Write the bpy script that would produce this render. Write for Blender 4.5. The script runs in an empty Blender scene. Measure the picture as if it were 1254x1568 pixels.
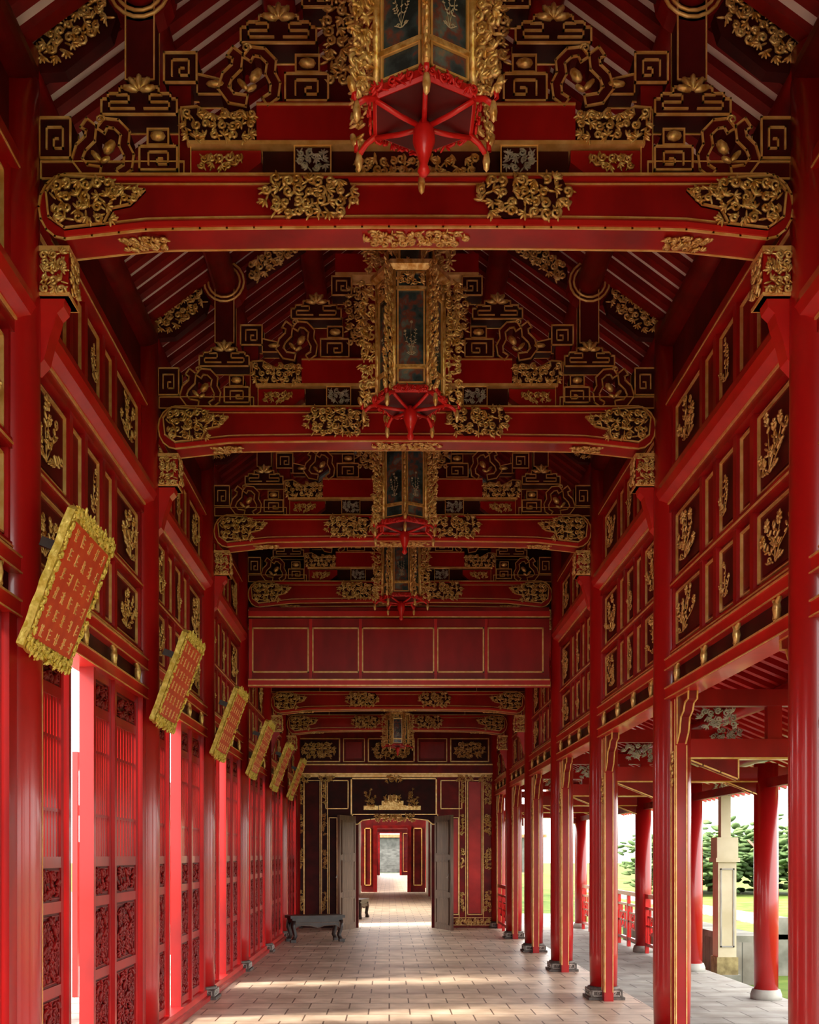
import bpy, math, random
from mathutils import Vector, Matrix
random.seed(4)
scene=bpy.context.scene
CX=0.15          # corridor axis
YN=[-3.2,0.0,3.05,6.1,9.25,12.2,15.15,18.1,21.0,24.0]
XL=-2.11; XR=2.40

# ------------------------------------------------------------ materials
def nt(name):
    m=bpy.data.materials.new(name); m.use_nodes=True
    n=m.node_tree.nodes; return m,n,m.node_tree.links,n['Principled BSDF']
def simple(name,c1,c2,rough=.4,metal=0,scale=4,coat=0,bump=0,detail=4,stretch=None,lo=.35,hi=.7,spec=.5):
    m,n,l,b=nt(name)
    tc=n.new('ShaderNodeTexCoord'); mp=n.new('ShaderNodeMapping')
    if stretch: mp.inputs['Scale'].default_value=stretch
    no=n.new('ShaderNodeTexNoise'); no.inputs['Scale'].default_value=scale; no.inputs['Detail'].default_value=detail
    l.new(tc.outputs['Object'],mp.inputs['Vector']); l.new(mp.outputs[0],no.inputs['Vector'])
    r=n.new('ShaderNodeValToRGB'); r.color_ramp.elements[0].position=lo; r.color_ramp.elements[1].position=hi
    r.color_ramp.elements[0].color=(*c1,1); r.color_ramp.elements[1].color=(*c2,1)
    l.new(no.outputs['Fac'],r.inputs['Fac']); l.new(r.outputs['Color'],b.inputs['Base Color'])
    b.inputs['Roughness'].default_value=rough; b.inputs['Metallic'].default_value=metal
    b.inputs['Specular IOR Level'].default_value=spec
    if coat: b.inputs['Coat Weight'].default_value=coat; b.inputs['Coat Roughness'].default_value=.10
    if bump:
        bp=n.new('ShaderNodeBump'); bp.inputs['Strength'].default_value=bump; bp.inputs['Distance'].default_value=.02
        l.new(no.outputs['Fac'],bp.inputs['Height']); l.new(bp.outputs[0],b.inputs['Normal'])
    return m
RED=simple('red_lacquer',(.26,.004,.005),(.48,.008,.008),.36,scale=3,coat=.2,detail=7,stretch=(1,1,.4),spec=.3)
CRED=simple('red_column_lacquer',(.30,.004,.005),(.50,.008,.008),.30,scale=2.5,coat=.45,detail=7,stretch=(1,1,.2),spec=.4)
RED2=simple('red_lacquer_bright',(.52,.009,.009),(.72,.020,.016),.34,scale=3,coat=.25,detail=6,spec=.35)
MID=simple('red_lacquer_aged_shaded',(.14,.003,.003),(.28,.005,.005),.45,scale=4,detail=7,spec=.25)  # aged lacquer red; also carries the purlins' shading in its colour
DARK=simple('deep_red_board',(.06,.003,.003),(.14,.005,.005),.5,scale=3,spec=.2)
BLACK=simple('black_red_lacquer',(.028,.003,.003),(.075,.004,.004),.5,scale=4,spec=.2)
GOLD=simple('gilded_carving',(.56,.27,.045),(1.0,.76,.32),.28,metal=.45,scale=30,bump=.25)  # bright ramp end raised: whitish highlights put into the colour
GOLDL=simple('gold_line',(.78,.41,.10),(1.0,.67,.26),.30,metal=.3,scale=14)
YEL=simple('plaque_yellow_gilt',(.60,.44,.05),(.98,.82,.22),.4,metal=.25,scale=30,bump=.4)
PLQ=simple('plaque_vermilion',(.56,.040,.008),(.70,.075,.014),.5,scale=8,spec=.2)
PALE=simple('pale_roof_board',(.74,.60,.54),(.88,.78,.72),.7,scale=3)
TILE=simple('roof_tile',(.25,.10,.04),(.42,.2,.07),.6,scale=5)
WOOD=simple('old_dark_wood',(.10,.055,.035),(.20,.11,.07),.55,scale=4,stretch=(6,6,.6),bump=.2)
BWOOD=simple('black_wood',(.018,.011,.010),(.05,.03,.025),.35,scale=6)
STONE=simple('grey_stone',(.26,.25,.23),(.44,.43,.39),.85,scale=3,bump=.4,detail=8)
DSTONE=simple('mossy_stone',(.10,.10,.08),(.28,.27,.23),.9,scale=2.2,bump=.6,detail=8)
FSTONE=simple('shade_stone',(.07,.07,.065),(.14,.14,.13),.9,scale=2.2,bump=.4,detail=8,spec=.2)  # far-court stone darkened: shade put into its colour against overexposure
CREAM=simple('cream_plaster',(.46,.40,.26),(.62,.56,.42),.8,scale=2,bump=.1,detail=6)
OCHRE=simple('weathered_ochre_stone',(.16,.12,.05),(.36,.29,.13),.85,scale=9,bump=.4,detail=8)
GRASS=simple('lawn_grass',(.05,.10,.014),(.17,.20,.05),.95,scale=1.2,bump=.5,detail=8,spec=.1)
LEAF=simple('tree_leaves',(.04,.08,.025),(.12,.18,.07),.8,scale=2,bump=.8,detail=8,spec=.2)  # muted greens, with distance haze put into the leaf colour
GREY=simple('weathered_grey_carving',(.30,.27,.24),(.62,.58,.52),.55,scale=20,bump=.3)
BASE=simple('column_base_carved',(.05,.04,.035),(.16,.13,.11),.6,scale=20,bump=.4)
def painted():
    m,n,l,b=nt('painted_lantern_glass')
    tc=n.new('ShaderNodeTexCoord'); no=n.new('ShaderNodeTexNoise'); no.inputs['Scale'].default_value=9; no.inputs['Detail'].default_value=5
    l.new(tc.outputs['Object'],no.inputs['Vector'])
    r=n.new('ShaderNodeValToRGB'); e=r.color_ramp.elements
    e[0].position=.38; e[0].color=(.02,.03,.035,1); e[1].position=.72; e[1].color=(.40,.18,.08,1)
    a=e.new(.5); a.color=(.05,.085,.10,1); a=e.new(.57); a.color=(.20,.06,.04,1); a=e.new(.64); a.color=(.12,.18,.18,1)
    l.new(no.outputs['Fac'],r.inputs['Fac']); l.new(r.outputs['Color'],b.inputs['Base Color'])
    b.inputs['Roughness'].default_value=.14
    return m
GLASS=painted()
def tiles(name,c1,c2,mort,w,h,rough=.55):
    m,n,l,b=nt(name)
    tc=n.new('ShaderNodeTexCoord'); br=n.new('ShaderNodeTexBrick')
    br.inputs['Scale'].default_value=1; br.inputs['Brick Width'].default_value=w; br.inputs['Row Height'].default_value=h
    br.inputs['Mortar Size'].default_value=.008; br.inputs['Color1'].default_value=(*c1,1); br.inputs['Color2'].default_value=(*c2,1)
    br.inputs['Mortar'].default_value=(*mort,1); br.offset=.5; br.inputs['Bias'].default_value=0
    l.new(tc.outputs['Object'],br.inputs['Vector'])
    no=n.new('ShaderNodeTexNoise'); no.inputs['Scale'].default_value=3; no.inputs['Detail'].default_value=8
    l.new(tc.outputs['Object'],no.inputs['Vector'])
    r=n.new('ShaderNodeValToRGB'); r.color_ramp.elements[0].color=(.66,.62,.58,1); r.color_ramp.elements[1].color=(1.1,1.1,1.1,1)
    r.color_ramp.elements[0].position=.3; r.color_ramp.elements[1].position=.7
    l.new(no.outputs['Fac'],r.inputs['Fac'])
    mx=n.new('ShaderNodeMix'); mx.data_type='RGBA'; mx.blend_type='MULTIPLY'; mx.inputs[0].default_value=1
    l.new(br.outputs['Color'],mx.inputs[6]); l.new(r.outputs['Color'],mx.inputs[7]); l.new(mx.outputs[2],b.inputs['Base Color'])
    b.inputs['Roughness'].default_value=rough; b.inputs['Specular IOR Level'].default_value=.4
    bp=n.new('ShaderNodeBump'); bp.inputs['Strength'].default_value=.4; bp.inputs['Distance'].default_value=.01; bp.invert=True
    l.new(br.outputs['Fac'],bp.inputs['Height']); l.new(bp.outputs[0],b.inputs['Normal'])
    return m
FLOOR=tiles('terracotta_floor_tiles',(.70,.56,.44),(.56,.44,.34),(.16,.11,.08),.42,.42,.42)
PAVE=tiles('grey_paving',(.40,.39,.36),(.33,.32,.30),(.16,.15,.14),.6,.4,.8)
WALLST=tiles('stone_block_wall',(.26,.245,.21),(.18,.17,.15),(.08,.08,.07),.5,.25,.9)

# ------------------------------------------------------------ mesh builder
class MB:
    def __init__(s): s.v=[];s.f=[];s.m=[];s.s=[];s.mats=[]
    def mi(s,mat):
        if mat not in s.mats: s.mats.append(mat)
        return s.mats.index(mat)
    def add(s,vs,fs,mat,smooth=False):
        o=len(s.v); s.v+= [tuple(v) for v in vs]; k=s.mi(mat)
        for f in fs: s.f.append(tuple(i+o for i in f)); s.m.append(k); s.s.append(smooth)
    def merge(s,o,M=None,flip=False):
        off=len(s.v)
        s.v+= [tuple(M@Vector(v)) for v in o.v] if M is not None else o.v
        ks=[s.mi(m) for m in o.mats]
        for f,k,sm in zip(o.f,o.m,o.s):
            f2=tuple(i+off for i in f)
            if flip: f2=f2[::-1]
            s.f.append(f2); s.m.append(ks[k]); s.s.append(sm)
    def box(s,x0,x1,y0,y1,z0,z1,mat):
        if x1<x0:x0,x1=x1,x0
        if y1<y0:y0,y1=y1,y0
        if z1<z0:z0,z1=z1,z0
        vs=[(x,y,z) for x in(x0,x1) for y in(y0,y1) for z in(z0,z1)]
        s.add(vs,[(0,1,3,2),(4,6,7,5),(0,4,5,1),(2,3,7,6),(0,2,6,4),(1,5,7,3)],mat)
    def bar(s,a,b,t,y0,y1,mat,ext=True):
        a=Vector((a[0],a[1]));b=Vector((b[0],b[1]));d=(b-a)
        if d.length<1e-6:return
        d.normalize(); n=Vector((-d.y,d.x))*t/2; e=d*(t/2 if ext else 0)
        q=[a-e-n,b+e-n,b+e+n,a-e+n]
        vs=[(p.x,y0,p.y) for p in q]+[(p.x,y1,p.y) for p in q]
        s.add(vs,[(0,1,2,3),(7,6,5,4),(0,4,5,1),(1,5,6,2),(2,6,7,3),(3,7,4,0)],mat)
    def path(s,pts,t,y0,y1,mat,close=False,ext=True):
        n=len(pts)
        for i in range(n if close else n-1): s.bar(pts[i],pts[(i+1)%n],t,y0,y1,mat,ext)
    def plate(s,poly,y0,y1,mat,out=None,t=.014,d=.012):
        n=len(poly)
        ar=sum(poly[i][0]*poly[(i+1)%n][1]-poly[(i+1)%n][0]*poly[i][1] for i in range(n))
        if ar<0: poly=poly[::-1]
        vs=[(p[0],y0,p[1]) for p in poly]+[(p[0],y1,p[1]) for p in poly]
        fs=[tuple(range(n)),tuple(range(2*n-1,n-1,-1))]+[(i,i+n,(i+1)%n+n,(i+1)%n) for i in range(n)]
        s.add(vs,fs,mat)
        if out: s.path(poly,t,y0-d,y0,out,True); s.path(poly,t,y1,y1+d,out,True)
    def band(s,pts,w,y0,y1,mat,out,t=.011):
        P2=[Vector(p) for p in pts]; n=len(P2); A=[];B=[]
        for i,p in enumerate(P2):
            d=(P2[min(i+1,n-1)]-P2[max(i-1,0)]).normalized(); q=Vector((-d.y,d.x))*w/2
            A.append(p+q);B.append(p-q)
        for i in range(n-1):
            s.plate([tuple(A[i]),tuple(A[i+1]),tuple(B[i+1]),tuple(B[i])],y0,y1,mat)
        s.path([tuple(p) for p in A]+[tuple(p) for p in B[::-1]],t,y0-.012,y0,out,True)
    def tube(s,pts,r,mat,seg=6,r2=None,cap=True):
        pts=[Vector(p) for p in pts]; n=len(pts); vs=[];fs=[]
        up=None
        for i,p in enumerate(pts):
            d=(pts[min(i+1,n-1)]-pts[max(i-1,0)]).normalized()
            if up is None:
                up=Vector((0,0,1)) if abs(d.z)<.9 else Vector((0,1,0))
            a=(up-d*up.dot(d)); 
            if a.length<1e-4: a=d.orthogonal()
            a.normalize(); up=a; b=d.cross(a)
            rr=r if r2 is None else r+(r2-r)*i/(n-1)
            for k in range(seg):
                t=2*math.pi*k/seg; vs.append(p+a*math.cos(t)*rr+b*math.sin(t)*rr)
        for i in range(n-1):
            for k in range(seg):
                k2=(k+1)%seg; fs.append((i*seg+k,i*seg+k2,(i+1)*seg+k2,(i+1)*seg+k))
        if cap: fs.append(tuple(range(seg))[::-1]); fs.append(tuple(range((n-1)*seg,n*seg)))
        s.add(vs,fs,mat,True)
    def lathe(s,prof,cx,cy,mat,seg=24,z0=0,ang=0,smooth=True):
        vs=[];fs=[];n=len(prof)
        for r,z in prof:
            for k in range(seg):
                t=2*math.pi*k/seg+ang; vs.append((cx+r*math.cos(t),cy+r*math.sin(t),z0+z))
        for i in range(n-1):
            for k in range(seg):
                k2=(k+1)%seg; fs.append((i*seg+k,i*seg+k2,(i+1)*seg+k2,(i+1)*seg+k))
        fs.append(tuple(range(seg))[::-1]); fs.append(tuple(range((n-1)*seg,n*seg)))
        s.add(vs,fs,mat,smooth)
    def ell(s,c,r,mat,rot=0,seg=7,rings=4):
        vs=[];fs=[];ca,sa=math.cos(rot),math.sin(rot)
        for i in range(1,rings):
            ph=math.pi*i/rings
            for k in range(seg):
                t=2*math.pi*k/seg
                x=r[0]*math.cos(ph); y=r[1]*math.sin(ph)*math.cos(t); z=r[2]*math.sin(ph)*math.sin(t)
                vs.append((c[0]+x*ca-z*sa,c[1]+y,c[2]+x*sa+z*ca))
        a=len(vs); vs.append((c[0]+r[0]*ca,c[1],c[2]+r[0]*sa)); vs.append((c[0]-r[0]*ca,c[1],c[2]-r[0]*sa))
        for i in range(rings-2):
            for k in range(seg):
                k2=(k+1)%seg; fs.append((i*seg+k,i*seg+k2,(i+1)*seg+k2,(i+1)*seg+k))
        for k in range(seg):
            k2=(k+1)%seg; fs.append((a,k2,k)); fs.append((a+1,(rings-2)*seg+k,(rings-2)*seg+k2))
        s.add(vs,fs,mat,True)
    def mesh(s,name):
        me=bpy.data.meshes.new(name); me.from_pydata(s.v,[],s.f)
        for m in s.mats: me.materials.append(m)
        me.polygons.foreach_set('material_index',s.m); me.polygons.foreach_set('use_smooth',s.s); me.update()
        return me
def obj(name,me,loc=(0,0,0),rot=(0,0,0),sc=(1,1,1),parent=None):
    if isinstance(me,MB): me=me.mesh(name)
    o=bpy.data.objects.new(name,me); scene.collection.objects.link(o)
    o.location=loc;o.rotation_euler=rot;o.scale=sc
    if parent: o.parent=parent
    return o
def empty(name,loc=(0,0,0)):
    o=bpy.data.objects.new(name,None); scene.collection.objects.link(o); o.location=loc; return o
T=Matrix.Translation
MX=Matrix.Scale(-1,4,(1,0,0))

# ---- carvings (XZ plane, facing -Y, centred)
def spiral(mb,cx,cz,r,a0,dirn,mat,tr,turns=1.35,n=11,y=0):
    pts=[]
    for i in range(n):
        t=i/(n-1); rr=r*(1-.82*t); a=a0+dirn*turns*2*math.pi*t
        pts.append((cx+rr*math.cos(a),y-.25*r*math.sin(t*math.pi*.5),cz+rr*math.sin(a)))
    mb.tube(pts,tr,mat,5,tr*.75)
def carving(w,h,seed=0,cell=.07,mask='ell',mat=None,tr=None):
    mat=mat or GOLD; R=random.Random(seed); mb=MB(); tr=tr or cell*.19
    nx=max(1,round(w/cell)); nz=max(1,round(h/cell))
    for i in range(nx):
        for j in range(nz):
            x=(i+.5)/nx*2-1; z=(j+.5)/nz*2-1
            if mask=='ell' and x*x+z*z*.8>1.05: continue
            cx=x*w/2+R.uniform(-.2,.2)*cell; cz=z*h/2+R.uniform(-.2,.2)*cell
            if R.random()<.62: spiral(mb,cx,cz,cell*R.uniform(.42,.62),R.uniform(0,6.28),R.choice((-1,1)),mat,tr)
            else:
                a=R.uniform(0,6.28)
                for k in range(4): mb.ell((cx+math.cos(a+k*.7)*cell*.3,-.01,cz+math.sin(a+k*.7)*cell*.3),(cell*.45,cell*.2,cell*.15),mat,a+k*.7)
            for q in range(2):
                a=R.uniform(0,6.28); mb.ell((cx+cell*.42*math.cos(a),0,cz+cell*.42*math.sin(a)),(cell*.5,cell*.16,cell*.13),mat,a+R.uniform(-.6,.6))
    return mb
def flower(w,h,seed=0,mat=None,ns=5):
    # a spray of blossoms, leaves and curls filling the panel
    mat=mat or GOLD; R=random.Random(seed); mb=MB(); u=min(w,h)
    x0=R.uniform(-.2,.2)*w
    for k in range(ns):
        f=(k-(ns-1)/2)/(ns/2)
        ex=f*w*.46+R.uniform(-.05,.05)*w; ez=h*(R.uniform(.15,.40) if abs(f)<.5 else R.uniform(-.25,.15)); bend=R.uniform(-1,1)
        p=[]
        for i in range(9):
            t=i/8; p.append((x0*(1-t)+ex*t**.8+.06*w*bend*math.sin(t*5+k),0,-h*.42+(ez+h*.42)*t+.03*h*math.sin(t*7)))
        mb.tube(p,u*.013,mat,5,u*.008)
        for i in (2,3,4,5,6,7):
            for sg in(-1,1):
                if R.random()<.3: continue
                a=sg*R.uniform(.4,1.3)+math.pi/2+f*-.6; q=p[i]; l=R.uniform(.7,1.15)
                mb.ell((q[0]+math.cos(a)*u*.065,-.008,q[2]+math.sin(a)*u*.065),(u*.07*l,u*.025,u*.024),mat,a)
        q=p[-1]
        if R.random()<.65:
            sz=R.uniform(.7,1.25)
            for j in range(7):
                a=j*2*math.pi/7+bend; mb.ell((q[0]+math.cos(a)*u*.055*sz,-.012,q[2]+math.sin(a)*u*.055*sz),(u*.055*sz,u*.025,u*.026*sz),mat,a)
            mb.ell((q[0],-.02,q[2]),(u*.026,u*.03,u*.026),mat)
        else:
            spiral(mb,q[0],q[2],u*.08,0,R.choice((-1,1)),mat,u*.016)
    for sg in(-1,1):
        spiral(mb,x0+sg*w*.16,-h*.38,u*.08,0 if sg<0 else 3.1,-sg,mat,u*.016)
        for j in range(3): mb.ell((x0+sg*w*(.06+.08*j),-.006,-h*.43+.02*h*j),(u*.07,u*.02,u*.022),mat,sg*.4)
    return mb

# ------------------------------------------------------------ TRUSS
S=6.1/1668
def P(x,y): return ((x-637)*S,1.6+(1309-y)*S)
def PL(*pts): return [P(x,y) for x,y in pts]
def fret(mb,x0,y0,x1,y1,y=-.07,back=BLACK,t=.011,turn=True):
    mb.plate(PL((x0,y0),(x1,y0),(x1,y1),(x0,y1)),y,.07,back,GOLDL,t)
    w=x1-x0;h=y1-y0
    if turn:
        a=.24; pts=[(x0+a*w,y1-a*h),(x0+a*w,y0+a*h),(x1-a*w,y0+a*h),(x1-a*w,y1-a*h),(x0+.47*w,y1-a*h),(x0+.47*w,y0+.52*h),(x0+.6*w,y0+.52*h)]
        mb.path([P(*p) for p in pts],t*.9,y-.012,y,GOLDL)
def cloud(mb,cx,by,sc=1.0,y=-.075):
    q=[(-58,0),(-58,-24),(-48,-24),(-48,-32),(-30,-32),(-30,-42),(-15,-42),(-9,-54),(9,-54),(15,-42),(30,-42),(30,-32),(48,-32),(48,-24),(58,-24),(58,0)]
    mb.plate([P(cx+a*sc,by+b*sc) for a,b in q],y,.075,BLACK,GOLDL,.011)
    for sg in(-1,1):
        pts=[(-8,-9),(-46,-9),(-46,-19),(-16,-19),(-16,-30),(-34,-30)]
        mb.path([P(cx-sg*a*sc,by+b*sc) for a,b in pts],.010,y-.012,y,GOLDL)
    x,z=P(cx,by-36*sc)
    for a in(.2,.9,1.57,2.24,2.94): mb.ell((x+math.cos(a)*.05,y-.012,z+math.sin(a)*.045),(.05,.025,.020),GOLD,a)
def leafS(mb,dx,dy,y=-.07):
    sh=lambda L:[P(a+dx,b+dy) for a,b in L]
    mb.band(sh([(152,260),(128,256),(116,240),(122,222),(136,208),(138,192),(126,184)]),.062,y,.06,DARK,GOLDL)
    mb.band(sh([(152,196),(160,184),(176,186),(190,200),(188,218),(196,234),(194,252),(180,262)]),.055,y,.06,DARK,GOLDL)
    x,z=P(166+dx,222+dy); mb.ell((x,y-.01,z),(.048,.03,.030),GOLD,.9)
    x,z=P(146+dx,236+dy); mb.ell((x,y-.01,z),(.045,.02,.018),GOLD,-.8); mb.ell((x+.05,y-.01,z-.02),(.035,.02,.016),GOLD,.5)
    x,z=P(152+dx,180+dy); spiral(mb,x,z,.028,0,1,GOLD,.008,y=y-.01)
def build_truss(lower=False):
    M=MB(); L=MB(); HT=.10
    pts=[]; n=26
    for i in range(n+1):
        t=i/n; x=100+(1174-100)*t; pts.append((x,355+ (0 if .12<t<.88 else 12*(1-min(t,1-t)/.12))-6*math.sin(math.pi*t)))
    top=[(1174,268),(100,268)]
    arcR=[(1174+40*math.cos(a),318+49*math.sin(a)) for a in [math.pi/2-math.pi*k/8 for k in range(1,8)]]
    arcL=[(100-40*math.cos(a),318-49*math.sin(a)) for a in [math.pi/2-math.pi*k/8 for k in range(1,8)]]
    poly=[P(*p) for p in pts+arcR+top+arcL]
    M.plate(poly,-HT,HT,RED,GOLDL,.011)
    M.path([P(x,y-6) for x,y in pts],.03,-HT-.022,-HT,RED2,ext=False)
    M.path([P(x,y-17) for x,y in pts[1:-1]],.008,-HT-.012,-HT,GOLDL,ext=False)
    M.path([P(105,276),P(1169,276)],.016,-HT-.012,-HT,RED2)
    M.path([P(105,283),P(1169,283)],.006,-HT-.012,-HT,GOLDL)
    for sgn,sd in((-1,11),(1,12)):
        cx=P(637+sgn*164,0)[0]; cz=P(0,306)[1]
        q=[(637+sgn*164+a,b) for a,b in((-68,290),(-50,276),(60,276),(70,300),(48,330),(-30,336),(-52,322))]
        M.plate([P(*a) for a in q],-HT-.014,-HT,BLACK)
        M.merge(carving(.54,.24,sd,.058,'ell'),T((cx,-HT-.03,cz)))
    q=[(92,272),(160,276),(175,290),(222,294),(200,316),(172,322),(160,345),(100,352),(76,335),(72,296)]
    L.plate([P(*a) for a in q],-HT-.014,-HT,BLACK,GOLDL,.011)
    x,z=P(128,314); L.merge(carving(.36,.26,13,.058,'none'),T((x,-HT-.03,z)))
    x,z=P(192,303); L.merge(carving(.16,.10,23,.05,'none'),T((x,-HT-.03,z)))
    R90=Matrix.Rotation(math.radians(90),4,'X')
    M.merge(carving(.62,.13,14,.05),T((0,0,P(0,350)[1]))@R90)
    so2=carving(.26,.13,15,.05); L.merge(so2,T((P(215,0)[0],0,P(0,356)[1]-.004))@R90)
    xa=P(62,0)[0]; xb=P(104,0)[0]
    L.box(xa-.10,xb,-.09,.09,P(0,452)[1],P(0,376)[1],RED)
    L.box(xa-.02,xb+.008,-.10,.10,P(0,384)[1],P(0,376)[1],GOLDL)
    L.box(xa-.02,xb+.008,-.10,.10,P(0,452)[1],P(0,447)[1],GOLDL)
    L.merge(carving(.15,.24,16,.05,'none'),T(((xa+xb)/2,-.105,P(0,416)[1])))
    R_=Matrix.Rotation(math.radians(90),4,'Z'); L.merge(carving(.16,.22,36,.05,'none'),T((xb+.01,0,P(0,416)[1]))@R_)
    co=[(50,452),(96,452),(94,464),(84,474),(80,490),(72,512),(64,545),(50,560)]
    L.plate([P(*p) for p in co],-.06,.06,RED2)
    L.plate(PL((60,242),(280,242),(280,268),(60,268)),-.06,.06,DARK,GOLDL,.008)
    if not lower:
        fret(L,58,176,106,238)
        leafS(L,0,0)
        fret(L,212,220,270,256); L.plate(PL((224,192),(256,192),(256,216),(224,216)),-.06,.06,BLACK,GOLDL,.010)
        x,z=P(240,204); L.ell((x,-.075,z),(.045,.03,.03),GOLD)
        cloud(L,212,172)
        L.plate(PL((272,160),(290,160),(290,268),(272,268)),-.05,.05,MID,GOLDL,.006)
        L.plate(PL((190,-12),(234,-12),(234,116),(190,116)),-.06,.06,DARK,GOLDL,.008)
        L.plate(PL((256,122),(290,122),(290,160),(256,160)),-.05,.05,MID)
        fret(L,250,76,300,122)
        L.plate(PL((300,105),(330,112),(352,118),(352,136),(300,136)),-.05,.05,BLACK,GOLDL,.008)
        x,z=P(328,122); L.ell((x,-.065,z),(.055,.02,.022),GOLD)
        q=[(276,160),(300,158),(330,175),(370,165),(402,185),(378,215),(290,216),(278,195)]
        L.plate([P(*a) for a in q],-.065,.065,BLACK,GOLDL,.010)
        L.merge(carving(.40,.18,17,.052,'none'),T((P(334,0)[0],-.085,P(0,190)[1])))
        L.plate(PL((290,222),(398,222),(398,240),(370,262),(290,262)),-.05,.05,RED)
        L.merge(carving(.24,.09,18,.045),T((P(335,0)[0],-.065,P(0,242)[1])))
        leafS(L,225,-110)
        fret(L,436,108,502,150); L.plate(PL((452,78),(488,78),(488,104),(452,104)),-.06,.06,BLACK,GOLDL,.010)
        x,z=P(470,92); L.ell((x,-.075,z),(.05,.03,.03),GOLD)
        cloud(L,426,62)
        fret(L,462,-38,508,6)
        L.merge(carving(.2,.5,19,.058,'none'),T((P(522,0)[0],-.06,P(0,55)[1])))
        L.plate(PL((502,-10),(545,-10),(545,152),(502,152)),-.04,.05,DARK)
        L.plate(PL((450,218),(506,218),(506,262),(450,262)),-.06,.06,BLACK,GOLDL,.008)
        L.merge(carving(.18,.11,20,.04,'none',GREY),T((P(478,0)[0],-.07,P(0,241)[1])))
        x,z=P(211,-27)
        for r in(.17,.135): L.tube([(x+r*math.cos(a*math.pi/9),-.07,z+r*math.sin(a*math.pi/9)) for a in range(19)],.011,GOLDL,5,cap=False)
        L.plate([P(211+52*math.cos(a*math.pi/8),-27+52*math.sin(a*math.pi/8)) for a in range(16)],-.06,.06,MID)
        L.plate(PL((44,60),(150,-52),(176,10),(166,44),(96,100),(44,104)),-.05,.03,BLACK)
        L.merge(carving(.52,.24,21,.055),T((P(108,0)[0],-.07,P(0,36)[1]))@Matrix.Rotation(math.radians(-40),4,'Y'))
        L.plate(PL((262,-20),(262,-62),(390,-150),(400,-110)),-.05,.03,BLACK)
        L.merge(carving(.55,.17,22,.06),T((P(325,0)[0],-.07,P(0,-80)[1]))@Matrix.Rotation(math.radians(-36),4,'Y'))
        M.box(P(392,0)[0],P(882,0)[0],-.08,.08,P(0,212)[1],P(0,152)[1],RED)
        M.box(P(285,0)[0],P(989,0)[0],-.085,.085,P(0,218)[1],P(0,212)[1],GOLDL)
        M.box(P(392,0)[0],P(882,0)[0],-.088,-.08,P(0,158)[1],P(0,155)[1],GOLDL)
        M.box(P(400,0)[0],P(874,0)[0],-.02,.04,P(0,268)[1],P(0,216)[1],BLACK)
        M.box(P(500,0)[0],P(774,0)[0],-.02,.04,P(0,152)[1],P(0,-10)[1],MID)
        M.box(P(470,0)[0],P(804,0)[0],-.08,.08,P(0,-42)[1],P(0,-90)[1],RED)
        M.box(P(470,0)[0],P(804,0)[0],-.085,.085,P(0,-40)[1],P(0,-46)[1],GOLDL)
        M.box(P(610,0)[0],P(664,0)[0],-.06,.06,P(0,-90)[1],P(0,-330)[1],MID)
        M.merge(carving(.9,.5,23,.075),T((0,-.08,P(0,-130)[1])))
        M.merge(carving(.8,.12,24,.05),T((0,-.03,P(0,242)[1])))
    else:
        M.box(P(60,0)[0],P(1214,0)[0],-.05,.05,P(0,268)[1],P(0,150)[1],DARK)
    M.merge(L); M.merge(L,MX,True)
    return M
tr=build_truss().mesh('roof_truss')
for y in YN[1:7]:
    obj('roof_truss',tr,(CX,y+.10,0))
low=build_truss(True).mesh('tie_beam')
for y,dz in((18.1,-1.09),(20.9,-1.12)):
    obj('carved_tie_beam',low,(CX,y+.1,dz))

# ------------------------------------------------------------ columns
col=MB()
col.lathe([(.150,.12),(.157,.5),(.158,2.2),(.150,4.5),(.145,6.1)],0,0,CRED,36)
col.lathe([(.175,.10),(.18,.115),(.175,.135),(.16,.14)],0,0,BASE,28)
col.box(-.2,.2,-.2,.2,0,.03,BASE)
col.box(-.175,.175,-.175,.175,.03,.11,BASE)
for a in range(4):
    R=Matrix.Rotation(a*math.pi/2,4,'Z'); t=MB()
    t.path([(-.15,.045),(.15,.045),(.15,.098),(-.15,.098)],.01,-.183,-.175,GREY,True)
    for k in(-.09,0,.09): spiral(t,k,.071,.022,0,1,GREY,.005,y=-.178)
    col.merge(t,R)
colm=col.mesh('column')
for y in YN:
    obj('red_column',colm,(XL,y,0)); obj('red_column',colm,(XR,y,0))

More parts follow.
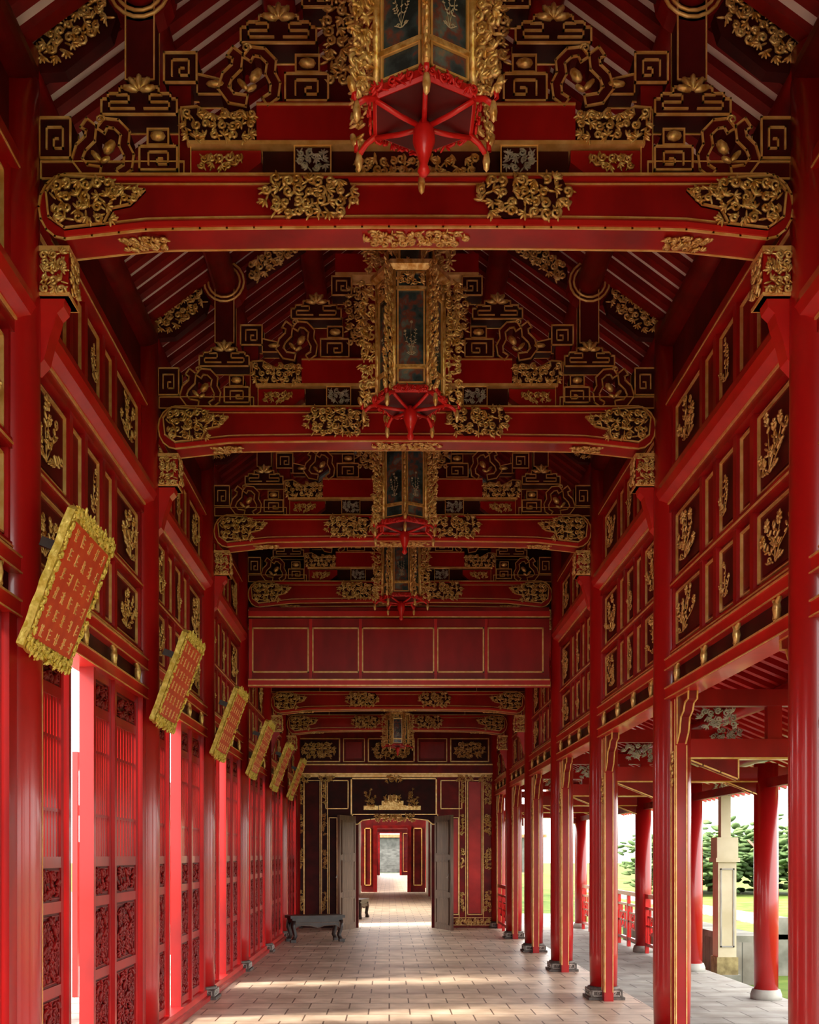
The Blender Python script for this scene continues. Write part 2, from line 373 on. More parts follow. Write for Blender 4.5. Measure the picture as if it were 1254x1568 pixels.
# ------------------------------------------------------------ upper walls
RZ=Matrix.Rotation(math.radians(90),4,'Z')
def wallbay(sd):
    W=MB()
    W.box(-.08,-.03,0,3,2.92,6.1,MID)
    W.box(-.10,.02,.1,2.9,3.82,3.88,RED); W.box(-.10,.02,.1,2.9,3.26,3.31,RED)
    W.box(-.10,.03,.1,2.9,4.46,4.56,RED)
    for z in(3.85,3.285): W.box(.02,.026,.1,2.9,z-.006,z+.006,GOLDL)
    pr=[(-.1,4.545),(.05,4.545),(.10,4.585),(.115,4.65),(.10,4.715),(.05,4.755),(-.1,4.755)]
    n=len(pr); vs=[(x,y,z) for y in(.0,3.0) for x,z in pr]
    W.add(vs,[tuple(range(n)),tuple(range(2*n-1,n-1,-1))]+[(i,i+n,(i+1)%n+n,(i+1)%n) for i in range(n)],RED2,False)
    W.box(.03,.042,.1,2.9,4.755,4.768,GOLDL); W.box(.03,.042,.1,2.9,4.530,4.545,GOLDL)
    W.box(-.10,.03,.1,2.9,4.757,4.82,RED); W.box(-.1,.05,.0,3,5.36,5.46,RED); W.box(.05,.056,0,3,5.37,5.38,GOLDL)
    W.box(-.12,.06,.0,3,3.14,3.24,RED2); W.box(.06,.068,0,3,3.228,3.238,GOLDL);W.box(.06,.068,0,3,3.142,3.150,GOLDL)
    W.box(-.12,.06,.0,3,2.90,3.00,RED2); W.box(.06,.068,0,3,2.988,2.998,GOLDL);W.box(.06,.068,0,3,2.902,2.91,GOLDL)
    W.box(-.09,.0,.0,3,3.0,3.14,BLACK)
    for k in range(4):
        y=.4+k*.72
        c=MB(); c.ell((0,0,0),(.07,.03,.022),GOLD,math.pi/2); spiral(c,.02,-.05,.03,0,1,GOLD,.010)
        for a in(.6,2.5): c.ell((.03*math.cos(a),0,.05),(.04,.02,.015),GOLD,a)
        W.merge(c,T((.05,y,3.07))@RZ)
    cuts=[.14,.95,1.28,1.72,2.05,2.86]
    seeds=sd
    for z0,z1 in((3.33,3.80),(3.90,4.44),(4.84,5.34)):
        for i in range(5):
            a,b=cuts[i]+.05,cuts[i+1]-.05
            wide=(b-a)>.5
            W.box(-.09,.01,cuts[i]-.035,cuts[i]+.035,z0-.02,z1+.02,RED)
            W.box(-.03,-.02,a+.05,b-.05,z0+.05,z1-.05,DARK if (wide or i==2) else MID)
            r=MB(); hw=(b-a)/2; hz=(z1-z0)/2-.02
            r.path([(-hw,-hz),(hw,-hz),(hw,hz),(-hw,hz)],.010,-.02,0,GOLDL,True)
            if wide:
                seeds+=1; r.merge(flower(hw*1.65,hz*1.7,seeds),T((0,-.03,0)))
            elif i==2:
                seeds+=1; r.merge(flower(hw*1.5,hz*1.5,seeds+40,ns=3),T((0,-.03,0)))
            W.merge(r,T((-.03,(a+b)/2,(z0+z1)/2))@RZ)
        W.box(-.09,.01,2.86-.035,2.86+.035,z0-.02,z1+.02,RED)
    W.tube([(0,0,5.97),(0,3,5.97)],.12,MID,18)
    W.box(-.05,.0,0,3,5.5,5.85,DARK)
    return W
wbs=[wallbay(100*k).mesh('wall_panels') for k in range(3)]
wl=empty('wall_left'); wr=empty('wall_right')
for i in range(len(YN)-1):
    L=(YN[i+1]-YN[i])/3
    obj('panelled_bay_%d'%i,wbs[i%3],(XL+.03,YN[i],0),sc=(1,L,1),parent=wl)
    obj('panelled_bay_r%d'%i,wbs[(i+1)%3],(XR-.03,YN[i],0),sc=(-1,L,1),parent=wr)

# ------------------------------------------------------------ roof / ceiling
def rz(u): return 6.16+.74*(2.12-abs(u))
rf=MB(); y0,y1=-3.6,24.4
for sg in(-1,1):
    vs=[(0,y0,rz(0)+.06),(sg*2.7,y0,rz(2.7)+.06),(sg*2.7,y1,rz(2.7)+.06),(0,y1,rz(0)+.06)]
    rf.add(vs,[(0,1,2,3)],PALE)
    vs=[(x,y,z+.12) for x,y,z in vs]; rf.add(vs,[(0,1,2,3)],TILE)
    y=y0+.05
    while y<15.4:
        h=.042
        a=(0,rz(0)); b=(sg*2.7,rz(2.7))
        vs=[(a[0],y-h,a[1]),(b[0],y-h,b[1]),(b[0],y+h,b[1]),(a[0],y+h,a[1])]
        vs+=[(x,yy,z+.06) for x,yy,z in vs]
        rf.add(vs,[(0,1,2,3),(4,5,6,7),(0,1,5,4),(2,3,7,6),(1,2,6,5)],MID)
        y+=.20
obj('ceiling',rf,(CX,0,0))
pu=MB()
for u,z in((1.555,6.485),(.85,6.99),(0,7.6)):
    for sg in((-1,1) if u else (1,)):
        pu.tube([(sg*u,y0,z),(sg*u,15.4,z)],.105,MID,20)
obj('roof_purlin_set',pu,(CX,0,0))
g=MB()
g.plate([(-2.2,5.0),(2.2,5.0),(2.2,6.1),(0,7.7),(-2.2,6.1)],0,.06,BLACK)
g.box(-2.2,2.2,.06,8.5,4.62,4.68,DARK)
for k in range(27): g.box(-2.1,2.1,.2+k*.31,.28+k*.31,4.54,4.62,MID)
obj('lower_ceiling',g,(CX,15.4,0))

# frieze under beam 4
F=MB(); s15=15.05/1668
def Q(x,y): return ((x-596)*s15,1.6+(1309-y)*s15)
def qbox(x0,y0,x1,y1,a,b,m): F.box(Q(x0,0)[0],Q(x1,0)[0],a,b,Q(0,y1)[1],Q(0,y0)[1],m)
qbox(381,930,841,1052,0,.05,RED)
qbox(381,937,841,947,-.06,.0,RED2); qbox(381,945,841,947,-.065,-.0,GOLDL)
qbox(381,1041,841,1053,-.08,.0,RED2); qbox(381,1041,841,1043,-.085,-.0,GOLDL); qbox(381,1050,841,1052,-.085,.0,GOLDL)
for a,b in((387,472),(479,549),(555,664),(670,740),(747,831)):
    F.path([Q(a,962),Q(b,962),Q(b,1029),Q(a,1029)],.020,-.015,0,GOLDL,True)
    F.box(Q(a-3,0)[0]-.02,Q(a-3,0)[0]+.02,-.03,0,Q(0,1040)[1],Q(0,948)[1],RED2)
obj('frieze_panel',F,(0,15.05,0))

# ------------------------------------------------------------ gate wall at Y=24
G=MB(); s24=24/1668
def H(x,y): return ((x-596)*s24,1.6+(1309-y)*s24)
def gb(x0,y0,x1,y1,a,b,m): G.box(H(x0,0)[0],H(x1,0)[0],a,b,H(0,y1)[1],H(0,y0)[1],m)
def gf(x0,y0,x1,y1,t=.022,m=None): G.path([H(x0,y0),H(x1,y0),H(x1,y1),H(x0,y1)],t,-.02,0,m or GOLDL,True)
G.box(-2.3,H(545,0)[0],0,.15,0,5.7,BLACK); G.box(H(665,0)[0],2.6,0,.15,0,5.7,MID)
G.box(H(545,0)[0],H(665,0)[0],0,.15,H(0,1250)[1],5.7,BLACK)
gb(440,1104,770,1120,-.12,0,RED); gb(440,1118,770,1120,-.13,0,GOLDL)
gb(440,1120,770,1170,-.003,0,MID)
gb(440,1170,770,1186,-.08,0,MID); gb(440,1170,770,1172,-.085,0,GOLDL); gb(440,1184,770,1186,-.085,0,GOLDL)
for a,b in((455,520),(564,634),(690,748)):
    gf(a,1131,b,1166,.025); gb(a+2,1133,b-2,1164,-.006,0,BLACK)
    G.merge(carving((b-a-12)*s24,.34,a,.085),T((H((a+b)/2,0)[0],-.03,H(0,1149)[1])))
for a,b in((526,558),(640,684)): gf(a,1131,b,1166,.018); gb(a+4,1136,b-4,1161,-.01,0,RED)
gf(499,1195,533,1238); gf(675,1195,707,1238)
gf(538,1192,668,1248,.03)
gb(540,1194,666,1246,-.01,0,BLACK)
for x,w in((459,9),(497,6),(708,7),(747,11)):
    gb(x-w/2-2,1186,x-w/2-1,1412,-.02,0,GOLDL); gb(x+w/2+1,1186,x+w/2+2,1412,-.02,0,GOLDL)
    for z in (1215,1262,1315,1380):
        G.merge(carving(w*s24,.45,x+z,.075,'none'),T((H(x,0)[0],-.02,H(0,z)[1])))
gb(440,1186,762,1190,-.05,0,GOLDL)
for x in(462,500,602,712,745): G.merge(carving(.34,.16,x,.08),T((H(x,0)[0],-.05,H(0,1192)[1])))
gf(504,1252,516,1405,.016); gf(466,1195,490,1405,.016); gb(468,1197,488,1403,-.005,0,DARK)
gf(690,1252,702,1400,.016); gf(716,1195,738,1400,.018); gb(718,1197,736,1398,-.006,0,RED2)
gb(692,1254,701,1398,-.006,0,RED2); gf(690,1405,757,1416,.016)
G.merge(carving(.8,.12,77,.08,'none'),T((H(724,0)[0],-.02,H(0,1411)[1])))
gb(543,1250,549,1421,-.06,.16,DARK); gb(661,1250,667,1421,-.06,.16,DARK)
sc=[(540,1247),(670,1247),(670,1262),(662,1262)]
for k in range(9):
    t=k/8; sc.append((655-100*t,1256-4*math.sin(t*math.pi)))
sc+=[(548,1262),(540,1262)]
G.plate([H(*p) for p in sc],-.07,0,BLACK,GOLDL,.02)
G.merge(carving(.9,.14,5,.08),T((H(604,0)[0],-.09,H(0,1252)[1])))
for x in(568,633):
    X,Z=H(x,1240)
    G.box(X-.16,X+.16,-.05,0,Z,Z+.09,GOLD)
    G.merge(carving(.2,.16,x,.07),T((X,-.04,Z+.14)))
    G.merge(flower(.34,.38,x,ns=3),T((X,-.03,Z+.34)))
X,Z=H(601,1240)
G.box(X-.3,X+.3,-.05,0,Z,Z+.1,GOLD); G.box(X-.24,X+.24,-.05,0,Z+.1,Z+.2,GOLD); G.box(X-.1,X+.1,-.05,0,Z+.2,Z+.32,GOLD)
G.merge(carving(.36,.16,9,.08),T((X,-.06,Z+.24)))
obj('wall_back',G,(0,24,0))
def leafdoor(w,h):
    D=MB(); D.box(0,w,-.03,.03,0,h,WOOD)
    for z0,z1 in((.1,.7),(.8,1.5),(1.6,h-.1)):
        D.box(.08,w-.08,-.036,.036,z0,z1,WOOD); D.path([(.1,z0+.03),(w-.1,z0+.03),(w-.1,z1-.03),(.1,z1-.03)],.03,-.05,.05,WOOD,True)
    D.tube([(w-.08,-.05,1.1),(w-.08,-.09,1.12),(w-.08,-.05,1.2)],.012,GREY,6)
    return D
ld=leafdoor(.84,2.45).mesh('door_leaf')
obj('door_1',ld,(-.76,23.86,0),(0,0,math.radians(-112)))
obj('door_2',ld,(1.02,23.86,0),(0,0,math.radians(-68)))

# ------------------------------------------------------------ beyond gate
def wallopen(B,y,xa,xb,ha,x0,x1,h,m,m2):
    B.box(x0,xa,y,y+.3,0,h,m); B.box(xb,x1,y,y+.3,0,h,m); B.box(xa,xb,y,y+.3,ha,h,m)
    for x in(xa,xb): B.box(x-.08,x+.08,y-.08,y,0,ha,m2)
    B.box(xa-.1,xb+.1,y-.08,y,ha,ha+.12,m2); B.path([(x0+.15,.3),(xa-.2,.3),(xa-.2,ha),(x0+.15,ha)],.04,y-.02,y,GOLDL,True)
    B.path([(xb+.2,.3),(x1-.15,.3),(x1-.15,ha),(xb+.2,ha)],.04,y-.02,y,GOLDL,True)
B=MB(); wallopen(B,47,-.6,.86,2.75,-1.2,1.55,3.6,DARK,MID); obj('far_gate_screen',B)
B=MB(); wallopen(B,86,-.82,.9,3.3,-2.2,2.4,4.4,DARK,MID); obj('far_gate_screen',B)
B=MB(); B.box(-1.7,-1.22,25.5,46.6,0,3.2,CREAM); B.box(1.57,2.1,25.5,46.6,0,3.2,CREAM)
for y in(26.5,30,34,38,42): 
    B.box(-1.22,-1.16,y,y+.12,0,3.2,MID); B.box(1.51,1.57,y,y+.12,0,3.2,MID)
    B.box(-1.22,1.57,y,y+.12,3.0,3.2,MID)
B.box(-1.9,2.3,25.2,29,3.3,3.5,MID); B.box(-1.9,2.3,35,46.6,3.6,3.8,MID)
obj('cloister_walkway',B)
B=MB(); B.box(-2.4,2.6,47.5,85.8,4.4,4.6,MID)
for k in range(10):
    y=49+k*4
    for x in(-1.6,1.85): B.lathe([(.16,0),(.16,4.4)],x,y,MID,14)
    B.box(-1.6,1.85,y-.08,y+.08,3.6,3.85,MID)
for x in(-2.0,2.2): B.box(x-.05,x+.05,47.5,85.8,0,2.0,DARK)
obj('far_colonnade',B)
B=MB()
for k in range(12): B.box(-5,5.5,98+k*.4,98.4+k*.4,0,.18*(k+1),FSTONE)
for x in(-1.3,1.4): B.box(x-.3,x+.3,96.5,97.6,0,1.9,STONE); B.box(x-.4,x+.4,96.4,97.7,1.9,2.05,DSTONE)
obj('stone_stair',B)
B=MB(); B.box(-14,15,106,106.4,-.1,3.3,FSTONE); B.box(-14.3,15.3,105.7,106.7,3.3,3.6,TILE)
obj('far_courtyard_wall',B)

# ------------------------------------------------------------ floor and ground
f=MB(); f.box(-2.45,2.75,-4,88,-.12,0,FLOOR); obj('floor',f)
f=MB(); f.box(-5,6,88,98,-.12,-.01,FSTONE); obj('far_courtyard_paving',f)
f=MB(); f.box(2.75,4.45,-4,30,-.32,-.01,PAVE); f.box(4.45,4.6,-4,30,-.32,-.15,STONE); obj('terrace_paving',f)
f=MB(); f.box(-14,-2.45,-10,87,-.3,-.03,PAVE); obj('courtyard_paving',f)
f=MB(); f.box(-200,200,-60,260,-.5,-.33,GRASS); obj('lawn_ground',f)
f=MB(); f.box(10.2,12,10,60,-.33,-.30,PAVE); f.box(12,60,24,27,-.33,-.30,PAVE); obj('garden_path',f)

# ------------------------------------------------------------ left doors
def lattice_leaf(w,h):
    D=MB(); t=.05
    D.box(0,t,-.025,.025,0,h,RED); D.box(w-t,w,-.025,.025,0,h,RED)
    for z in(0,.60,1.12,1.40,h-.32,h-.06): D.box(t,w-t,-.024,.024,z,z+.07,RED)
    for z0,z1 in((.07,.6),(.67,1.12),(1.19,1.40),(h-.25,h-.06)):
        D.box(t,w-t,-.012,.012,z0,z1,DARK)
        for sg in(-1,1):
            c=carving(w-2*t-.08,z1-z0-.06,int(z0*100),.07,'none',MID,.011)
            M=T((w/2,sg*.015,(z0+z1)/2))
            if sg>0: M=M@Matrix.Rotation(math.pi,4,'Z')
            D.merge(c,M)
            D.path([(t+.02,z0+.02),(w-t-.02,z0+.02),(w-t-.02,z1-.02),(t+.02,z1-.02)],.008,min(sg*.012,sg*.02),max(sg*.012,sg*.02),MID,True)
    nb=7
    for k in range(nb):
        x=t+(w-2*t)*(k+.5)/nb; D.box(x-.022,x+.022,-.012,.012,1.46,h-.32,RED)
    for z in(1.75,2.2): D.box(t,w-t,-.014,.014,z,z+.02,RED)
    return D
lm=lattice_leaf(.52,2.78).mesh('lattice_leaf')
di=0
for i in range(len(YN)-1):
    y=YN[i]; L=YN[i+1]-y; x=XL+.02
    e=empty('lattice_door',(x,y,0))
    fr=MB()
    fr.box(-.08,.08,.16,L-.16,0,.11,RED2); fr.box(-.10,.12,.16,L-.16,.0,.05,RED)
    fr.box(-.06,.06,.16,.28,.1,2.91,RED); fr.box(-.06,.06,L-.28,L-.16,.1,2.91,RED)
    for yy in(.84,1.42,2.0): fr.box(-.05,.05,yy,yy+.05,.1,2.91,RED)
    for yy in(.17,.27): fr.box(.06,.066,yy-.006,yy,.1,2.9,GOLDL)
    obj('frame',fr,parent=e)
    for yy in((.29,1.47) if i<6 else (.29,.895,1.47)):  # far bays: extra middle leaf added to block sun stripes on the floor
        obj('leaf_%d'%di,lm,(0,yy,.12),(0,0,math.radians(90)),parent=e); di+=1
    obj('leaf_%d'%di,lm,(0,2.07,.12),(0,0,math.radians(90)),sc=((L-.3-2.07)/.52,1,1),parent=e); di+=1
def balustrade(L):
    D=MB(); D.box(0,L,-.03,.03,.9,.97,RED2); D.box(0,L,-.025,.025,.72,.76,RED2); D.box(0,L,-.025,.025,.12,.17,RED2)
    n=max(1,round(L/.75))
    for k in range(n+1):
        x=L*k/n; D.box(x-.03,x+.03,-.03,.03,0,.97,RED2)
    for k in range(n):
        a=L*k/n; w=L/n; b=.18;c=.72
        for p in([(a+.15*w,b),(a+.15*w,c-.12),(a+.85*w,c-.12),(a+.85*w,b)],[(a+.3*w,c),(a+.3*w,b+.14),(a+.7*w,b+.14),(a+.7*w,c)],[(a,b+.27),(a+w,b+.27)]):
            D.path(p,.028,-.015,.015,RED2)
        D.path([(a+w/2+.11*math.cos(q*math.pi/6),.45+.11*math.sin(q*math.pi/6)) for q in range(12)],.025,-.016,.016,RED2,True)
    return D
bm=balustrade(2.4).mesh('balustrade')
for i in range(3,9):
    obj('red_lattice_screen',bm,(-3.6,YN[i]+.3,-.03),(0,0,math.pi/2),sc=(1,1,2.9))
for y in(15.45,18.4,21.3):
    obj('red_balustrade',bm,(4.22,y,-.01),(0,0,math.pi/2))
obj('red_balustrade',bm,(XR,21.32,.0),(0,0,math.pi/2))

# ------------------------------------------------------------ right jambs + brackets
J=MB()
J.box(-.05,.05,-.30,-.15,0,2.90,RED)
for x in(-.043,.043): J.box(x-.004,x+.004,-.306,-.30,0.1,2.5,GOLDL)
for yy in(-.29,-.17): J.box(-.056,-.05,yy-.004,yy+.004,0.1,2.88,GOLDL)
for z in(2.3,): 
    c=carving(.06,.3,int(z*10),.05,'none'); J.merge(c,T((-.055,-.225,z))@Matrix.Rotation(math.radians(-90),4,'Z'))
br=MB(); q=[(0,2.9),(-.34,2.9),(-.33,2.84),(-.24,2.82),(-.2,2.76),(-.12,2.72),(-.08,2.6),(0,2.52)]
br.plate(q,-.03,.03,MID,GOLDL,.012)
J.merge(br,T((0,-.30,0))@RZ)
J.merge(br,T((0,.15,0))@Matrix.Rotation(math.radians(-90),4,'Z'))
jm=J.mesh('jamb')
for i in range(1,10): obj('door_jamb_bracket',jm,(XR,YN[i],0))

# ------------------------------------------------------------ veranda right
V=MB(); oc=MB()
oc.lathe([(.13,.1),(.135,1),(.13,2.62)],0,0,CRED,24); oc.lathe([(.17,-.01),(.17,.04),(.15,.1)],0,0,STONE,20)
ocm=oc.mesh('outer_column')
for y in YN[2:]: obj('veranda_column',ocm,(4.22,y,0))
def vz(x): return 3.62-(x-2.45)*.42
xa,xb=2.5,5.2
vs=[(xa,-3,vz(xa)+.1),(xb,-3,vz(xb)+.1),(xb,24.3,vz(xb)+.1),(xa,24.3,vz(xa)+.1)]
V.add(vs,[(0,1,2,3)],DARK); V.add([(x,y,z+.1) for x,y,z in vs],[(0,1,2,3)],TILE)
y=-3
while y<24.2:
    h=.04; a=(2.5,vz(2.5)); b=(5.2,vz(5.2))
    vs=[(a[0],y-h,a[1]),(b[0],y-h,b[1]),(b[0],y+h,b[1]),(a[0],y+h,a[1])]; vs+=[(p,q,r+.1) for p,q,r in vs]
    V.add(vs,[(0,1,2,3),(4,5,6,7),(0,1,5,4),(2,3,7,6),(1,2,6,5)],RED2); y+=.24
for x,z in((4.22,2.72),(3.55,3.06),(2.95,3.32)): V.tube([(x,-3,z),(x,24.2,z)],.08,RED,12)
V.box(4.19,4.25,-3,24.2,2.35,2.45,MID)
for yy in YN[1:]:
    V.box(2.5,4.6,yy-.06,yy+.06,2.42,2.58,RED); V.box(2.5,3.7,yy-.05,yy+.05,2.86,3.0,RED)
    V.box(3.2,3.32,yy-.04,yy+.04,2.58,2.86,RED); V.box(3.49,3.61,yy-.04,yy+.04,2.58,2.86,RED)
    V.box(2.5,4.6,yy-.064,yy+.064,2.41,2.425,GOLDL)
    for x,z in((4.62,2.5),(3.75,2.93),(2.75,2.75)):
        V.merge(carving(.34,.16,int(x*10),.055,'ell',GREY),T((x,yy-.07,z)))
    for x,z in((4.0,2.34),(2.75,2.34)):
        q=[(x-.25,z+.08),(x+.2,z+.08),(x+.2,z-.1),(x+.05,z-.04),(x-.1,z+.02)]
        V.plate(q,yy-.04,yy+.04,MID,GOLDL,.012)
obj('veranda_roof',V)

# ------------------------------------------------------------ plaques
def plaque():
    D=MB(); w,h=.76,.80
    pts=[]; n=72
    for k in range(n):
        a=2*math.pi*k/n; c,s=math.cos(a),math.sin(a)
        m=1/max(abs(c)/(w/2),abs(s)/(h/2)); r=m*(1+.018*math.sin(k*math.pi/2+.3))
        pts.append((r*c,r*s))
    D.plate(pts,-.012,.03,YEL)
    D.box(-w/2+.055,w/2-.055,-.024,-.012,-h/2+.075,h/2-.075,PLQ)
    for x,z,a,b,sd in((0,h/2-.028,w,.075,1),(0,-h/2+.028,w,.075,2),(w/2-.018,0,.035,h-.1,3),(-w/2+.018,0,.035,h-.1,4)):
        D.merge(carving(a,b,sd,.042,'none',YEL,.007),T((x,-.022,z)))
    R=random.Random(2); nc,nr=5,6
    for i in range(nc):
        for j in range(nr):
            cx=(-w/2+.125)+(w-.25)*i/(nc-1); cz=(-h/2+.13)+(h-.26)*j/(nr-1); g=.028
            for k in range(3): 
                z=cz+(k-1)*g*.85; l=g*R.uniform(.4,.9); ox=R.uniform(-.3,.3)*g; D.bar((cx-l+ox,z),(cx+l+ox,z+R.uniform(-.008,.008)),.006,-.028,-.024,GOLDL)
            for k in range(2):
                x=cx+R.uniform(-.7,.7)*g; D.bar((x,cz-g*1.1),(x+R.uniform(-.018,.018),cz+g*1.1),.006,-.028,-.024,GOLDL)
    D.box(-.28,-.24,.03,.14,h/2-.25,h/2-.2,BWOOD); D.box(.24,.28,.03,.14,h/2-.25,h/2-.2,BWOOD)
    return D
pm=plaque().mesh('plaque')
tilt=math.atan2(.29,.77)
for y in YN[3:9]:
    o=obj('hanging_poem_plaque',pm)
    M=T((-1.785,y-.03,3.06))@Matrix.Rotation(tilt,4,'Y')@RZ
    o.matrix_world=M

# ------------------------------------------------------------ lanterns
def lantern(rod=2.75):
    D=MB(); r=.235
    D.lathe([(.24,.13),(.255,.14),(.255,.17),(.24,.185)],0,0,RED2,6,smooth=False)
    D.lathe([(.225,.18),(.225,.97)],0,0,GLASS,6,smooth=False)
    D.lathe([(.25,.97),(.285,1.0),(.285,1.03),(.20,1.06)],0,0,GOLD,6,smooth=False)
    D.lathe([(.15,1.06),(.15,1.27)],0,0,GLASS,6,smooth=False)
    D.lathe([(.17,1.27),(.20,1.29),(.20,1.31),(.08,1.38),(.04,1.42)],0,0,GOLD,6,smooth=False)
    D.tube([(0,0,1.4),(0,0,rod)],.012,BWOOD,8)
    D.lathe([(.03,.125),(.235,.128)],0,0,DARK,6,smooth=False)
    for k in range(6):
        a=k*math.pi/3; c,s=math.cos(a),math.sin(a); RM=Matrix.Rotation(a,4,'Z')
        D.tube([(r*c,r*s,.16),(r*c,r*s,.99)],.017,GOLD,8)
        D.tube([(.16*c,.16*s,1.05),(.16*c,.16*s,1.28)],.012,GOLD,6)
        D.merge(carving(.12,.88,k,.052,'none',GOLD,.010),RM@T((.305,0,.57)))
        D.merge(carving(.14,.22,k+9,.052,'none',GOLD,.010),RM@T((.24,0,1.18)))
        D.tube([RM@Vector(p) for p in((.22,0,.14),(.29,0,.115),(.325,0,.08),(.345,0,.10),(.34,0,.14))],.014,RED2,6,.011)
        m=MB(); m.ell((.33,0,.05),(.05,.018,.018),GOLD,math.pi/2); m.ell((.355,0,.15),(.04,.018,.018),GOLD,1.2); D.merge(m,RM)
        D.tube([RM@Vector(p) for p in((.03,0,.09),(.12,0,.10),(.24,0,.125))],.012,RED2,6)
        a2=a+math.pi/6; ap=.225*math.cos(math.pi/6)
        FM=Matrix.Rotation(a2+math.pi/2,4,'Z')@T((0,-ap-.002,0))
        q=MB(); hw=.225*.5-.012
        for z0,z1 in((.20,.30),(.32,.84),(.86,.96)):
            q.path([(-hw+.01,z0),(hw-.01,z0),(hw-.01,z1),(-hw+.01,z1)],.010,-.012,0,GOLDL,True)
        q.bar((-hw,.31),(hw,.31),.02,-.015,0,GOLD); q.bar((-hw,.85),(hw,.85),.02,-.015,0,GOLD)
        q.merge(carving(2*hw,.08,k+3,.045,'none',GOLD,.006),T((0,-.01,.91)))
        q.merge(carving(2*hw,.06,k+5,.045,'none',GOLD,.006),T((0,-.01,1.03)))
        q.merge(carving(2*hw+.04,.05,k+15,.04,'none',RED2,.007),T((0,-.035,.15)))
        q.merge(flower(.12,.30,k+31,CREAM,ns=3),T((0,-.002,.52)))
        D.merge(q,FM)
    D.lathe([(.012,-.12),(.028,-.10),(.016,-.07),(.032,-.02),(.05,.03),(.045,.08),(.02,.12)],0,0,RED2,14)
    return D
lmn=lantern().mesh('lantern')
for y,a in((4.72,90),(7.72,60),(10.65,90),(13.65,60),(1.6,30)):
    obj('hexagonal_lantern',lmn,(CX,y,4.66),(0,0,math.radians(a)))
obj('hexagonal_lantern',lantern(1.6),(CX,19.5,3.46),(0,0,math.radians(60)),sc=(.8,.8,.66))

# ------------------------------------------------------------ bench
def bench():
    D=MB(); D.box(-.52,.52,-.22,.22,.44,.49,BWOOD); D.box(-.48,.48,-.19,.19,.36,.44,BWOOD)
    for x in(-.45,.45):
        for y in(-.17,.17):
            p=[(x,y,.40),(x*1.02,y*1.05,.28),(x*.92,y*.95,.12),(x*1.06,y*1.1,.0)]
            D.tube(p,.045,BWOOD,8,.04); D.box(x*1.03-.05,x*1.03+.05,y*1.05-.045,y*1.05+.045,0,.05,BWOOD)
    q=[(-.42,.36),(.42,.36),(.42,.26),(.34,.31),(.12,.30),(0,.26),(-.12,.30),(-.34,.31),(-.42,.26)]
    D.plate(q,-.20,-.17,BWOOD,WOOD,.01); D.plate(q,.17,.20,BWOOD)
    return D
bn=bench().mesh('bench')
obj('wooden_bench',bn,(-1.38,20.2,0),(0,0,math.radians(20)))
obj('wooden_bench',bn,(-.82,27.6,0),(0,0,math.radians(80)))

# ------------------------------------------------------------ garden
D=MB(); D.box(-.15,.15,-.15,.15,-.3,.15,OCHRE); D.box(-.18,.18,-.18,.18,-.33,-.1,DSTONE); D.box(-.13,.13,-.13,.13,.15,1.5,CREAM)
D.box(-.17,.17,-.17,.17,1.5,1.56,CREAM); D.box(-.07,.07,-.07,.07,1.56,2.5,CREAM); D.box(-.15,.15,-.15,.15,1.56,1.85,CREAM)
D.path([(-.09,.3),(.09,.3),(.09,1.4),(-.09,1.4)],.02,-.14,-.13,STONE,True)
obj('cream_gate_pillar',D,(4.80,15.6,0))
D=MB()
D.box(5.9,9,17.5,17.9,-.33,.25,WALLST); D.box(5.8,9.1,17.4,18,.25,.33,DSTONE)
for x in(6.2,7.4,8.8): D.box(x-.2,x+.2,17.4,17.9,-.33,.6,DSTONE)
D.box(5.15,5.6,16.2,24,-.33,.3,WALLST); D.box(5.1,5.65,16.2,24,.3,.4,DSTONE)
for k in range(4): D.box(5.3,6.6,12.5+k*.35,12.85+k*.35,-.33,-.2+.1*k,DSTONE)
obj('stone_garden_wall',D)
D=MB(); D.box(12.5,40,33,33.3,-.33,.5,WALLST)
for k in range(14): D.box(12.5+k*2,12.8+k*2,32.9,33.4,-.33,.8,STONE)
obj('stone_parapet',D)
def rock(seed,r):
    R=random.Random(seed); m=MB(); m.ell((0,0,0),(r,r*.8,r*.6),DSTONE,0,10,7)
    m.v=[(x*(1+R.uniform(-.18,.18)),y*(1+R.uniform(-.18,.18)),z*(1+R.uniform(-.18,.18))) for x,y,z in m.v]; return m
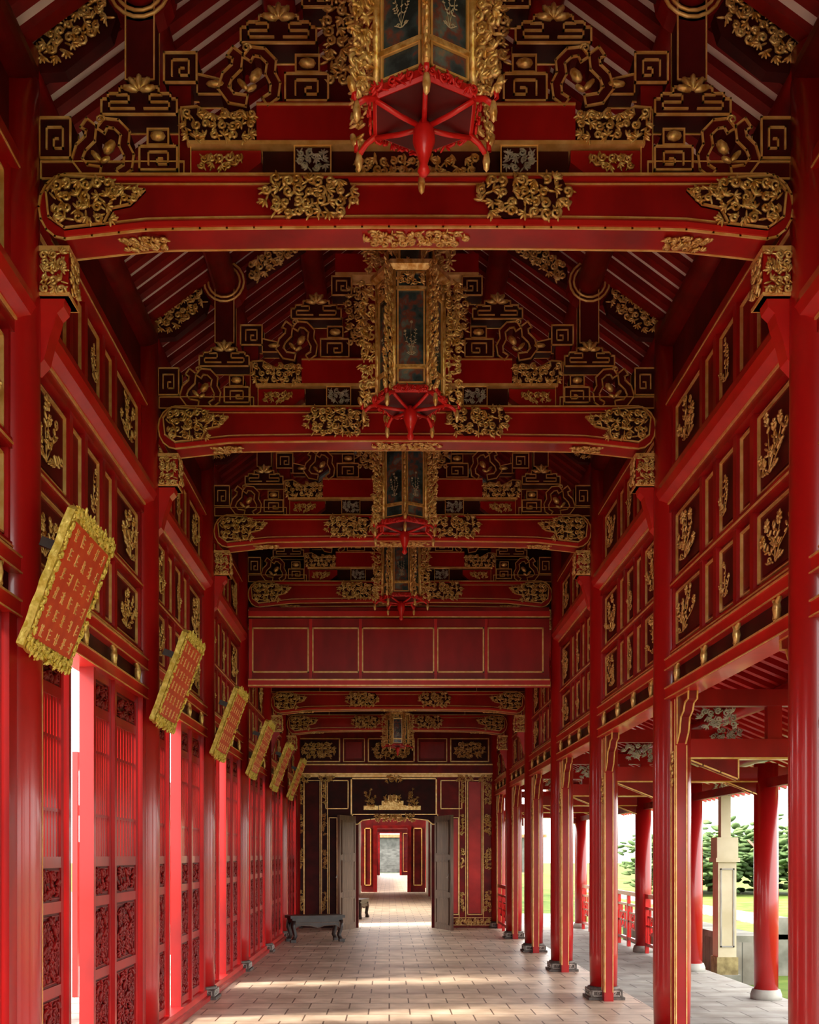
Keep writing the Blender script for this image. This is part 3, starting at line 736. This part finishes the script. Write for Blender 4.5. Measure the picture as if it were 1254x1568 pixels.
for k,(x,y,r) in enumerate(((7.4,14.2,.3),(7.9,15.9,.35),(8.6,21,.4))): obj('garden_rock',rock(k,r),(x,y,-.25))
def tree(seed):
    R=random.Random(seed); m=MB()
    m.tube([(0,0,0),(.1,0,1.2),(.05,.1,2.4)],.18,WOOD,8,.1)
    for k in range(4):
        a=k*1.6; m.tube([(.05,0,1.8),(.6*math.cos(a),.6*math.sin(a),2.6)],.08,WOOD,6,.04)
    for k in range(620):
        a=R.uniform(0,6.28); rr=1.9*math.sqrt(R.random()); z=2.2+R.gauss(0,.6)
        s=R.uniform(.10,.24); m.ell((rr*math.cos(a),rr*math.sin(a),z-rr*.25),(s,s*.8,s*.45),LEAF,R.uniform(-1,1),6,4)
    return m
tms=[tree(k).mesh('tree') for k in range(3)]
R=random.Random(8)
for k in range(34):
    obj('garden_tree',tms[k%3],(14+k*1.6,54+R.uniform(-3,4),-.5),(0,0,R.uniform(0,6)),sc=(1.5,1.5,R.uniform(.9,1.3)))
for k in range(12): obj('garden_tree',tms[k%3],(-18-R.uniform(0,4),5+k*4.2,-.33),(0,0,R.uniform(0,6)),sc=(1.2,1.2,1.2))

# ------------------------------------------------------------ light
w=bpy.data.worlds.new('sky'); scene.world=w; w.use_nodes=True
bg=w.node_tree.nodes['Background']; bg.inputs[0].default_value=(1,.98,.94,1); bg.inputs[1].default_value=4.5
sun=bpy.data.lights.new('sun','SUN'); sun.energy=12; sun.angle=math.radians(12); sun.color=(1,.88,.72)
so=bpy.data.objects.new('sun',sun); scene.collection.objects.link(so)
d=Vector((1,.22,-.80)); so.rotation_euler=d.to_track_quat('-Z','Y').to_euler()

# ------------------------------------------------------------ camera
cam=bpy.data.cameras.new('camera'); co=bpy.data.objects.new('camera',cam); scene.collection.objects.link(co)
co.location=(0,0,1.6); co.rotation_euler=(math.radians(90),0,0)
cam.sensor_fit='HORIZONTAL'; cam.sensor_width=36; cam.lens=1668/1254*36
cam.shift_x=31/1254; cam.shift_y=525/1254; cam.clip_end=500
scene.camera=co
scene.view_settings.view_transform='Standard'
scene.view_settings.exposure=.5
